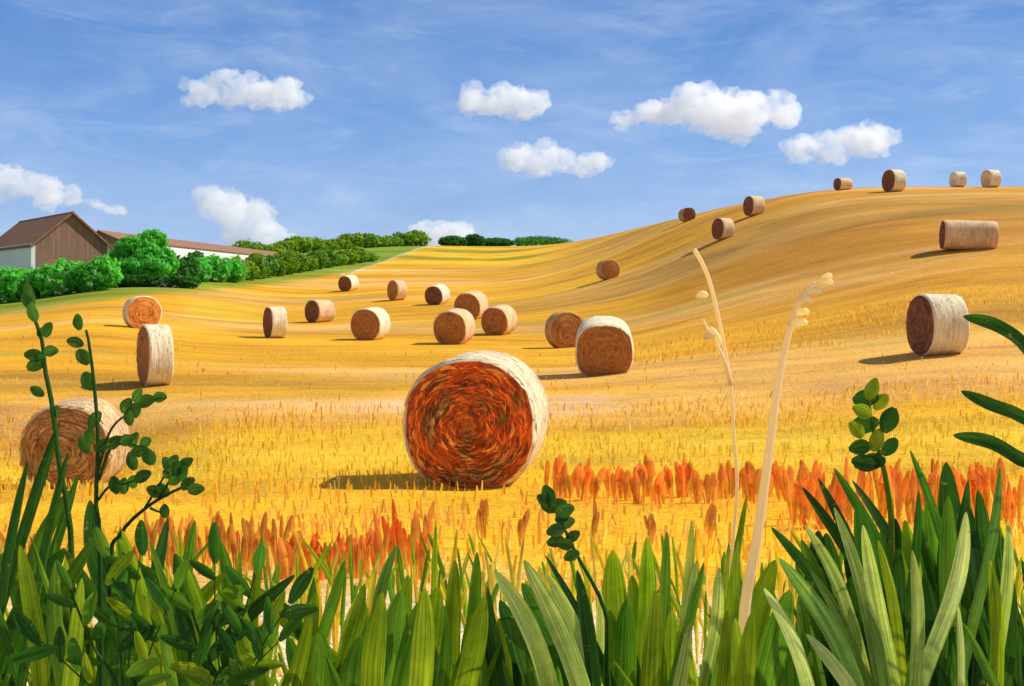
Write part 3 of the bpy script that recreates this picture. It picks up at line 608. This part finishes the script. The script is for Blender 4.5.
clump('dark clump in the right corner with one mid green leaf bending left', 1005, 3.1, rnd_leaves(14, 965, 1050, 490, 610, 15, 24, RC, (-.1, .2), (110, 160), 8) + [((1000, 467), (982, 575), 12, (.14, .29, .06), 8, -.34), ((978, 490), (985, 580), 20, DK2, 0), ((1008, 520), (1002, 610), 13, LT, 6, -.34), ((990, 560), (996, 650), 14, OLV, 4, -.34)])
# fill of thinner grass
mb = MB()
for _ in range(620):
    d = random.uniform(2.6, 4.6); px = random.uniform(-80, 1104); o = onground(px, d); k = d / F
    right = sstep(740, 820, px); topy = 655 - 50 * right - (20 if px < 120 else 0)
    h = max(.15, (EYE - (topy - YH) * k) - o.z) * random.uniform(.5, 1.05)
    if px < 300: c = random.choice([MID, OLV, OLV2, LT])
    elif px < 760: c = random.choice([OLV, MID, OLV2, MID])
    else: c = random.choice([DK, DK2, MID])
    l = random.gauss(0, .22)
    blade(mb, [o, o + Vector((l * h * .3, 0, h * .55)), o + Vector((l * h, random.gauss(0, .12) * h, h))], random.uniform(.010, .026), jit(c, .2), 6, .3)
for _ in range(520):
    d = random.uniform(4.6, 6.4); px = random.uniform(-60, 1090); o = onground(px, d); h = random.uniform(.2, .5); l = random.gauss(0, .2)
    c = random.choice([OLV2, LIME, (.6, .5, .1), MID])
    blade(mb, [o, o + Vector((l * h * .3, 0, h * .55)), o + Vector((l * h, random.gauss(0, .12) * h, h))], random.uniform(.012, .028), jit(c, .2), 5, .3)
tag(mb.build('grass', M_LEAF), 'green grass filling the front edge of the field between the broad clumps', 'grass', kind='stuff')

# ------------------------------------------------------------------ weeds with small round leaves
def weed(label, d, stems, leaves, col, lw=(11, 17), name='weed', r=.007, cat='weed', slim=.68):
    """stems: polylines in pixels, first point lowest; leaves: (px, py, angle deg, colour or None)"""
    b = stems[0][0]; x = (b[0] - 512) / F * d; o = Vector((x, d, gz(x, d)))
    root = empty(name, o); tag(root, label, cat)
    for i, st in enumerate(stems):
        m = MB()
        pts = [at(*q[:2], d + (q[2] if len(q) > 2 else 0)) - o for q in st]
        if i == 0: pts = [Vector((0, .02, -.03))] + pts
        tube(m, catmull(pts, 18), lambda t, r=r * (1 if i == 0 else .55): r * (1 - .55 * t), jit(col, .1))
        m.build('branch' if i else 'stem', M_LEAF, root)
    m2 = MB(); k = d / F
    for lx, ly, an, c in leaves:
        l = random.uniform(*lw) * k * 1.25; ar = R(an); p = at(lx, ly, d + random.uniform(-.05, .02)) - o; dv = Vector((math.cos(ar), random.uniform(-.5, .3), math.sin(ar))).normalized() * l
        blade(m2, [p - dv * .5, p + Vector((0, -.006, .004)), p + dv * .5], l * slim, jit(c or col, .15), 7, .25, random.uniform(-.6, .6), prof=lambda t: math.sin(math.pi * min(1, max(0, .06 + t * .9))) ** .7)
    m2.build('foliage', M_LEAF, root)
    return root
WD = (.05, .14, .03)
r1 = weed('tallest dark weed at the left edge, bare curved tip rising above the hedge', 2.9, [[(72, 560), (60, 470), (52, 405), (45, 370), (42, 341), (31, 308), (26, 278)]],
     [(42, 333, 30, None), (51, 352, 10, None), (34, 356, 170, None), (37, 392, 150, None), (40, 360, 200, None), (48, 330, 60, None), (56, 412, 60, None), (33, 312, 90, None), (28, 290, 95, None), (29, 299, 95, None), (36, 366, 15, (.06, .16, .03))], WD, r=.0085)
weed('slender leafy weed with side sprigs, right of the tallest left weed', 2.8, [[(100, 560), (96, 505), (98, 440), (94, 384), (89, 344), (86, 330)], [(98, 470), (112, 428), (137, 409), (160, 398)], [(99, 480), (110, 450), (128, 444), (149, 450)], [(98, 500), (110, 486), (124, 484), (143, 478)]],
     [(78, 322, 110, None), (75, 343, 160, None), (83, 357, 130, None), (88, 381, 120, None), (90, 436, 80, None), (95, 420, 60, None), (84, 445, 120, None), (103, 446, 40, None), (127, 406, 60, None), (129, 417, 100, None), (138, 396, 50, None), (146, 402, 20, None), (160, 398, 10, None), (136, 410, 80, None), (115, 443, 40, None), (134, 440, 60, None), (127, 441, 20, None), (146, 443, 30, None), (132, 461, 110, None), (149, 457, 100, None), (140, 452, 10, None), (115, 485, 110, None), (124, 486, 80, None), (134, 482, 50, None), (143, 477, 30, None)], WD, (12, 17))
weed('low branching sprig with dark berry sized leaves, rising right of the slender weed', 3.0, [[(110, 580), (120, 535), (150, 505), (186, 486), (196, 489)], [(145, 508), (162, 480), (174, 462)], [(150, 508), (160, 512), (166, 511)], [(160, 498), (175, 472), (184, 463)]],
     [(174, 462, 60, None), (169, 474, 30, None), (183, 473, 60, None), (175, 481, 20, None), (196, 490, 10, None), (163, 490, 120, None), (165, 511, 90, None), (188, 484, 40, None), (168, 465, 130, None), (155, 492, 150, None), (186, 464, 40, None), (177, 468, 90, None)], WD, (11, 15))
weed('short dark sprig with blocky leaves standing among the pale centre leaves', 2.9, [[(607, 660), (604, 608), (577, 555), (563, 526), (548, 497)]],
     [(550, 508, 170, None), (544, 501, 140, None), (557, 506, 20, None), (565, 511, 25, None), (567, 523, 25, None), (556, 531, 190, None), (573, 537, 30, None), (556, 542, 190, None), (572, 556, 20, None), (563, 517, 30, None), (548, 495, 110, None), (565, 545, 170, None)], (.05, .13, .03), (13, 17))
LGT = (.22, .30, .02)
weed('upright weed with paired round dark and lime leaves on the right', 2.9, [[(892, 560), (887, 487), (880, 456), (874, 434), (869, 405), (870, 388)]],
     [(866, 399, 10, DK), (881, 402, 50, LGT), (889, 420, 65, DK), (862, 412, 150, LGT), (865, 425, 20, DK), (872, 389, 70, LGT), (860, 448, 185, DK), (890, 447, 50, DK), (856, 430, 130, LGT), (867, 464, 5, DK), (873, 462, 10, DK), (877, 440, 60, LGT), (863, 463, 170, DK)], (.16, .24, .02), (16, 23), r=.009)
def leafy(label, d, base, tips, col, lab_c):
    st = []; lv = []
    for tx_, ty_ in tips:
        m_ = ((base[0] * .45 + tx_ * .55) + random.uniform(-6, 6), base[1] * .4 + ty_ * .6)
        path = [base, m_, (tx_, ty_)]; st.append(path if st else [base, m_, (tx_, ty_)])
        for t in np.linspace(.25, 1, 6):
            a, b = (path[0], path[1]) if t < .55 else (path[1], path[2]); u = t / .55 if t < .55 else (t - .55) / .45
            x, y = a[0] + (b[0] - a[0]) * u, a[1] + (b[1] - a[1]) * u; dr = math.degrees(math.atan2(-(b[1] - a[1]), b[0] - a[0])); sd = random.choice((-1, 1)) if t < 1 else 0
            an = dr + sd * random.uniform(35, 65); ll = 17
            lv.append((x + math.cos(R(an)) * ll, y - math.sin(R(an)) * ll, an, random.choice(lab_c)))
    return weed(label, d, st, lv, col, (26, 36), r=.005, slim=.33)
LFC = [DK, DK2, DK2, MID, OLV]
leafy('bushy dark weed with crossing pointed leaves, low in front of the sprig weeds', 2.55, (125, 720), [(70, 590), (105, 560), (140, 555), (175, 590), (40, 640)], (.05, .14, .03), LFC)
leafy('bushy weed with crossing leaves between the straggling clump and the sprigs', 2.6, (225, 720), [(185, 590), (215, 560), (255, 575), (292, 600), (280, 640), (190, 640)], (.05, .14, .03), LFC)
# plant standing past the right edge whose long leaves arch into the picture
o = onground(1075, 2.7); m = MB()
for pts, w in (([(1072, 560), (1062, 420), (1030, 352), (998, 326), (963, 316)], 15), ([(1074, 600), (1060, 450), (1024, 418), (990, 404), (961, 391)], 14), ([(1076, 620), (1060, 480), (1022, 460), (990, 442), (953, 435)], 15)):
    P3 = [Vector((0, 0, -.03))] + [at(x, y, 2.7 + .05 * i) - o for i, (x, y) in enumerate(pts)]
    blade(m, P3, w * 2.7 / F, DK, 26, .2, .3, curve=catmull)
ob = m.build('arching_plant', M_LEAF); ob.location = o
tag(ob, 'plant at the right edge with three long dark leaves arching in over the stubble', 'plant')

# ------------------------------------------------------------------ pale dry stalks
PC = (.95, .80, .67)
def stalk(label, d, path, radii, branches, seeds):
    b = path[0]; x = (b[0] - 512) / F * d; o = Vector((x, d, gz(x, d))); root = empty('dry_grass_stalk', o); tag(root, label, 'grass stalk', 'pale dry stalks'); k = d / F
    m = MB(); pts = [Vector((0, 0, -.03))] + [at(*p, d) - o for p in path]
    tube(m, catmull(pts, 40), lambda t: np.interp(t, [0, 1], radii) * k, PC, 10)
    m.build('stem', M_PALE, root)
    for br, w in branches:
        m = MB(); tube(m, catmull([at(*p, d - .01 * i) - o for i, p in enumerate(br)], 10), lambda t: w * k * (1 - .5 * t), PC, 8); m.build('side_shoot', M_PALE, root)
    for (ax, ay), (bx, by), w in seeds:
        m = MB(); A, B_ = at(ax, ay, d) - o, at(bx, by, d - .03) - o
        tube(m, catmull([A, (A + B_) * .5 + Vector((0, -.008, .006)), B_], 8), lambda t: w * k * .42 * (math.sin(math.pi * (.1 + .85 * t)) ** .6), (.96, .86, .70), 9); m.build('seed', M_PALE, root)
stalk('thick pale stalk arching over to the right with seeds hanging from its tip', 2.75, [(743, 640), (757, 540), (768, 460), (777, 390), (787, 340), (799, 302), (812, 286), (826, 279)], [6.2, 1.7],
      [], [((818, 283), (833, 283), 9), ((806, 292), (822, 292), 8), ((801, 300), (812, 301), 9), ((796, 314), (809, 313), 9), ((790, 326), (808, 323), 10), ((822, 279), (832, 277), 7)])
stalk('thin pale stalk with a forked side shoot, left of the thick arching stalk', 3.7, [(730, 590), (737, 490), (734, 440), (731, 390), (724, 345), (712, 290), (703, 265), (694, 249)], [1.5, 2.3],
      [([(731, 385), (724, 360), (714, 340), (703, 320)], 2.6), ([(722, 345), (713, 338), (704, 339)], 2.2)], [((697, 296), (708, 296), 9), ((704, 338), (716, 336), 8), ((708, 326), (722, 346), 8)])
# ------------------------------------------------------------------ clouds
def cloud_mat():
    m, nt, nd, ln = newmat('cloud_vapour')
    v = N(nt, 'ShaderNodeVolumeScatter'); v.inputs['Color'].default_value = (1, 1, 1, 1); v.inputs['Anisotropy'].default_value = .25
    tc = N(nt, 'ShaderNodeTexCoord'); nz = N(nt, 'ShaderNodeTexNoise'); nz.inputs['Scale'].default_value = .045; nz.inputs['Detail'].default_value = 4; nz.inputs['Roughness'].default_value = .65; nz.inputs['Distortion'].default_value = .6; ln.new(tc.outputs['Object'], nz.inputs[0])
    mr = N(nt, 'ShaderNodeMapRange'); mr.inputs[1].default_value = .36; mr.inputs[2].default_value = .56; mr.inputs[3].default_value = .003; mr.inputs[4].default_value = CLOUD_DENS; ln.new(nz.outputs[0], mr.inputs[0]); ln.new(mr.outputs[0], v.inputs['Density'])
    o = N(nt, 'ShaderNodeOutputMaterial'); ln.new(v.outputs[0], o.inputs[1]); m.cycles.volume_step_rate = .5
    return m
CLOUD_DENS = .06
M_CLOUD = cloud_mat()
def cloud(label, d, puffs, seed):
    """puffs: (px, py, rx px, ry px)"""
    rs = random.Random(seed); k = d / F
    cx = sum(p[0] for p in puffs) / len(puffs); cy = sum(p[1] for p in puffs) / len(puffs); o = at(cx, cy, d); bm = bmesh.new()
    for px, py, rx, ry in puffs:
        for q in range(7):
            a = rs.uniform(0, 6.28); f = rs.uniform(.25, .75) if q else 0; s = rs.uniform(.42, .6) if q else .72
            p = at(px + math.cos(a) * rx * f, py + math.sin(a) * ry * f, d) - o + Vector((0, rs.uniform(-.5, .5) * rx * k, 0))
            n0 = len(bm.verts); r_ = bmesh.ops.create_icosphere(bm, subdivisions=3, radius=1)
            for v in r_['verts']:
                n_ = 1 + .35 * noise.noise(v.co * 1.6 + Vector((seed, q, px))) + .22 * noise.noise(v.co * 4 + Vector((seed, px, q)))
                v.co = Vector((v.co.x * rx * k * s * n_, v.co.y * max(ry, rx * .5) * .55 * k * s * n_, v.co.z * ry * k * s * n_)) + p
    me = bpy.data.meshes.new('cloud_raw'); bm.to_mesh(me); bm.free()
    tmp = bpy.data.objects.new('cloud_raw', me); COL.objects.link(tmp)
    md = tmp.modifiers.new('r', 'REMESH'); md.mode = 'VOXEL'; md.voxel_size = 2.2 * k
    dg = bpy.context.evaluated_depsgraph_get(); out = bpy.data.meshes.new_from_object(tmp.evaluated_get(dg)); bpy.data.objects.remove(tmp)
    bm = bmesh.new(); bm.from_mesh(out); bm.normal_update()
    for v in bm.verts:
        q = v.co / k
        v.co += v.normal * k * (3.0 * noise.noise(q * .12 + Vector((seed, 0, 0))) + 2.2 * noise.noise(q * .3 + Vector((0, seed, 0))))
    bm.to_mesh(out); bm.free(); out.name = 'cloud'; out.materials.clear(); out.materials.append(M_CLOUD)
    ob = bpy.data.objects.new('cloud', out); COL.objects.link(ob); ob.location = o
    tag(ob, label, 'cloud', 'small white clouds')
cloud('long lumpy white cloud high above the barn and shed', 1700, [(200, 95, 24, 16), (228, 92, 26, 20), (255, 94, 26, 22), (284, 96, 26, 18)], 1)
cloud('compact oval white cloud near the top centre of the sky', 1700, [(475, 104, 22, 18), (500, 101, 28, 21), (528, 104, 24, 19)], 2)
cloud('flat bottomed white cloud lower in the centre of the sky', 1650, [(522, 160, 24, 16), (550, 160, 28, 20), (585, 166, 30, 14)], 3)
cloud('biggest white cloud, long tapering wedge right of centre', 1800, [(625, 121, 24, 8), (660, 112, 30, 18), (700, 102, 36, 28), (740, 108, 36, 32), (775, 110, 28, 22), (735, 132, 24, 14)], 4)
cloud('long slanted white cloud just right of the biggest one', 1750, [(800, 148, 24, 14), (835, 140, 30, 19), (870, 136, 32, 20)], 5)
cloud('white cloud cut by the left edge above the barn', 1800, [(-15, 178, 24, 20), (15, 182, 26, 20), (48, 192, 28, 17), (72, 196, 12, 12)], 6)
cloud('small faint wisp of cloud between the barn and the tilted oval cloud', 1900, [(95, 204, 14, 6), (118, 210, 16, 5)], 7)
cloud('tilted oval white cloud sinking behind the hedge left of centre', 1650, [(225, 203, 26, 22), (245, 218, 32, 26), (270, 236, 26, 18), (212, 196, 16, 16)], 8)
cloud('square topped white cloud half hidden behind the far field', 2000, [(425, 234, 16, 18), (442, 232, 20, 17), (462, 236, 18, 18)], 9)

# ------------------------------------------------------------------ sky, sun, camera
SUN_EL, SUN_AZ = 46.0, 78.0        # azimuth clockwise from straight ahead
w = bpy.data.worlds.new('World'); scene.world = w; w.use_nodes = True; nt = w.node_tree; nt.nodes.clear(); ln = nt.links
sky = N(nt, 'ShaderNodeTexSky', sky_type='NISHITA'); sky.sun_disc = False; sky.sun_elevation = R(SUN_EL); sky.sun_rotation = R(SUN_AZ); sky.altitude = 200; sky.dust_density = .3; sky.ozone_density = 2.5
tc = N(nt, 'ShaderNodeTexCoord'); sx = N(nt, 'ShaderNodeSeparateXYZ'); ln.new(tc.outputs['Generated'], sx.inputs[0])
# deep blue sky gradient near the horizon with thin brushed cirrus
gr = ramp(nt, [(0.0, (.38, .54, .86)), (.05, (.31, .48, .84)), (.14, (.17, .355, .76)), (.25, (.075, .235, .63)), (.34, (.09, .22, .52)), (.5, (.20, .23, .30)), (1, (.19, .21, .25))]); ln.new(sx.outputs[2], gr.inputs[0])  # upper sky out of view is greyed to warm the shadows
def cir(scale, rot, sc, lo, hi, v):
    mp = N(nt, 'ShaderNodeMapping'); mp.inputs['Scale'].default_value = scale; mp.inputs['Rotation'].default_value = (0, R(rot), 0); ln.new(tc.outputs['Generated'], mp.inputs[0])
    n = N(nt, 'ShaderNodeTexNoise'); n.inputs['Scale'].default_value = sc; n.inputs['Detail'].default_value = 7; n.inputs['Roughness'].default_value = .62; n.inputs['Distortion'].default_value = .8; ln.new(mp.outputs[0], n.inputs[0])
    r = ramp(nt, [(lo, g(0)), (hi, g(v))]); ln.new(n.outputs[0], r.inputs[0]); return r.outputs[0]
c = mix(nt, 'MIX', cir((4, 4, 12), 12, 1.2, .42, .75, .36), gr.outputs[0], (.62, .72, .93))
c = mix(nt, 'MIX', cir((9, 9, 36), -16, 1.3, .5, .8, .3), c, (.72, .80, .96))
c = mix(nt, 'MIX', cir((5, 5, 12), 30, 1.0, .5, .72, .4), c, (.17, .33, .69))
b1 = N(nt, 'ShaderNodeBackground'); ln.new(sky.outputs[0], b1.inputs[0]); b1.inputs[1].default_value = .03
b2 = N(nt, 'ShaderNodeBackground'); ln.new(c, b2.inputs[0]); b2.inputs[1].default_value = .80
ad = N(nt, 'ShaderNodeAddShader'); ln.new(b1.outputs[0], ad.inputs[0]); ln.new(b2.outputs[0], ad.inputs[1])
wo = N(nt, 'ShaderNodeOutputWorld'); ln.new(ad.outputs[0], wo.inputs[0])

sl = bpy.data.lights.new('sun', 'SUN'); sl.energy = 5.0; sl.angle = R(.5); sl.color = (1, .95, .86)
so = bpy.data.objects.new('sun', sl); COL.objects.link(so)
dv = Vector((math.sin(R(SUN_AZ)) * math.cos(R(SUN_EL)), math.cos(R(SUN_AZ)) * math.cos(R(SUN_EL)), math.sin(R(SUN_EL))))
so.rotation_euler = dv.to_track_quat('Z', 'Y').to_euler(); so.location = (30, 10, 40)

cam = bpy.data.cameras.new('camera'); co = bpy.data.objects.new('camera', cam); COL.objects.link(co)
co.location = (0, 0, EYE); co.rotation_euler = (R(90), 0, 0); cam.sensor_width = 36; cam.lens = 36 * F / 1024; cam.shift_y = -(343 - YH) / 1024; cam.clip_start = .05; cam.clip_end = 12000
scene.camera = co
vs = scene.view_settings; vs.view_transform = 'Standard'; vs.look = 'None'; vs.exposure = 0; vs.gamma = 1
scene.render.resolution_x, scene.render.resolution_y = 1024, 686
cy = scene.cycles; cy.max_bounces = 40; cy.diffuse_bounces = 4; cy.volume_bounces = 40; cy.transparent_max_bounces = 12; cy.use_denoising = True
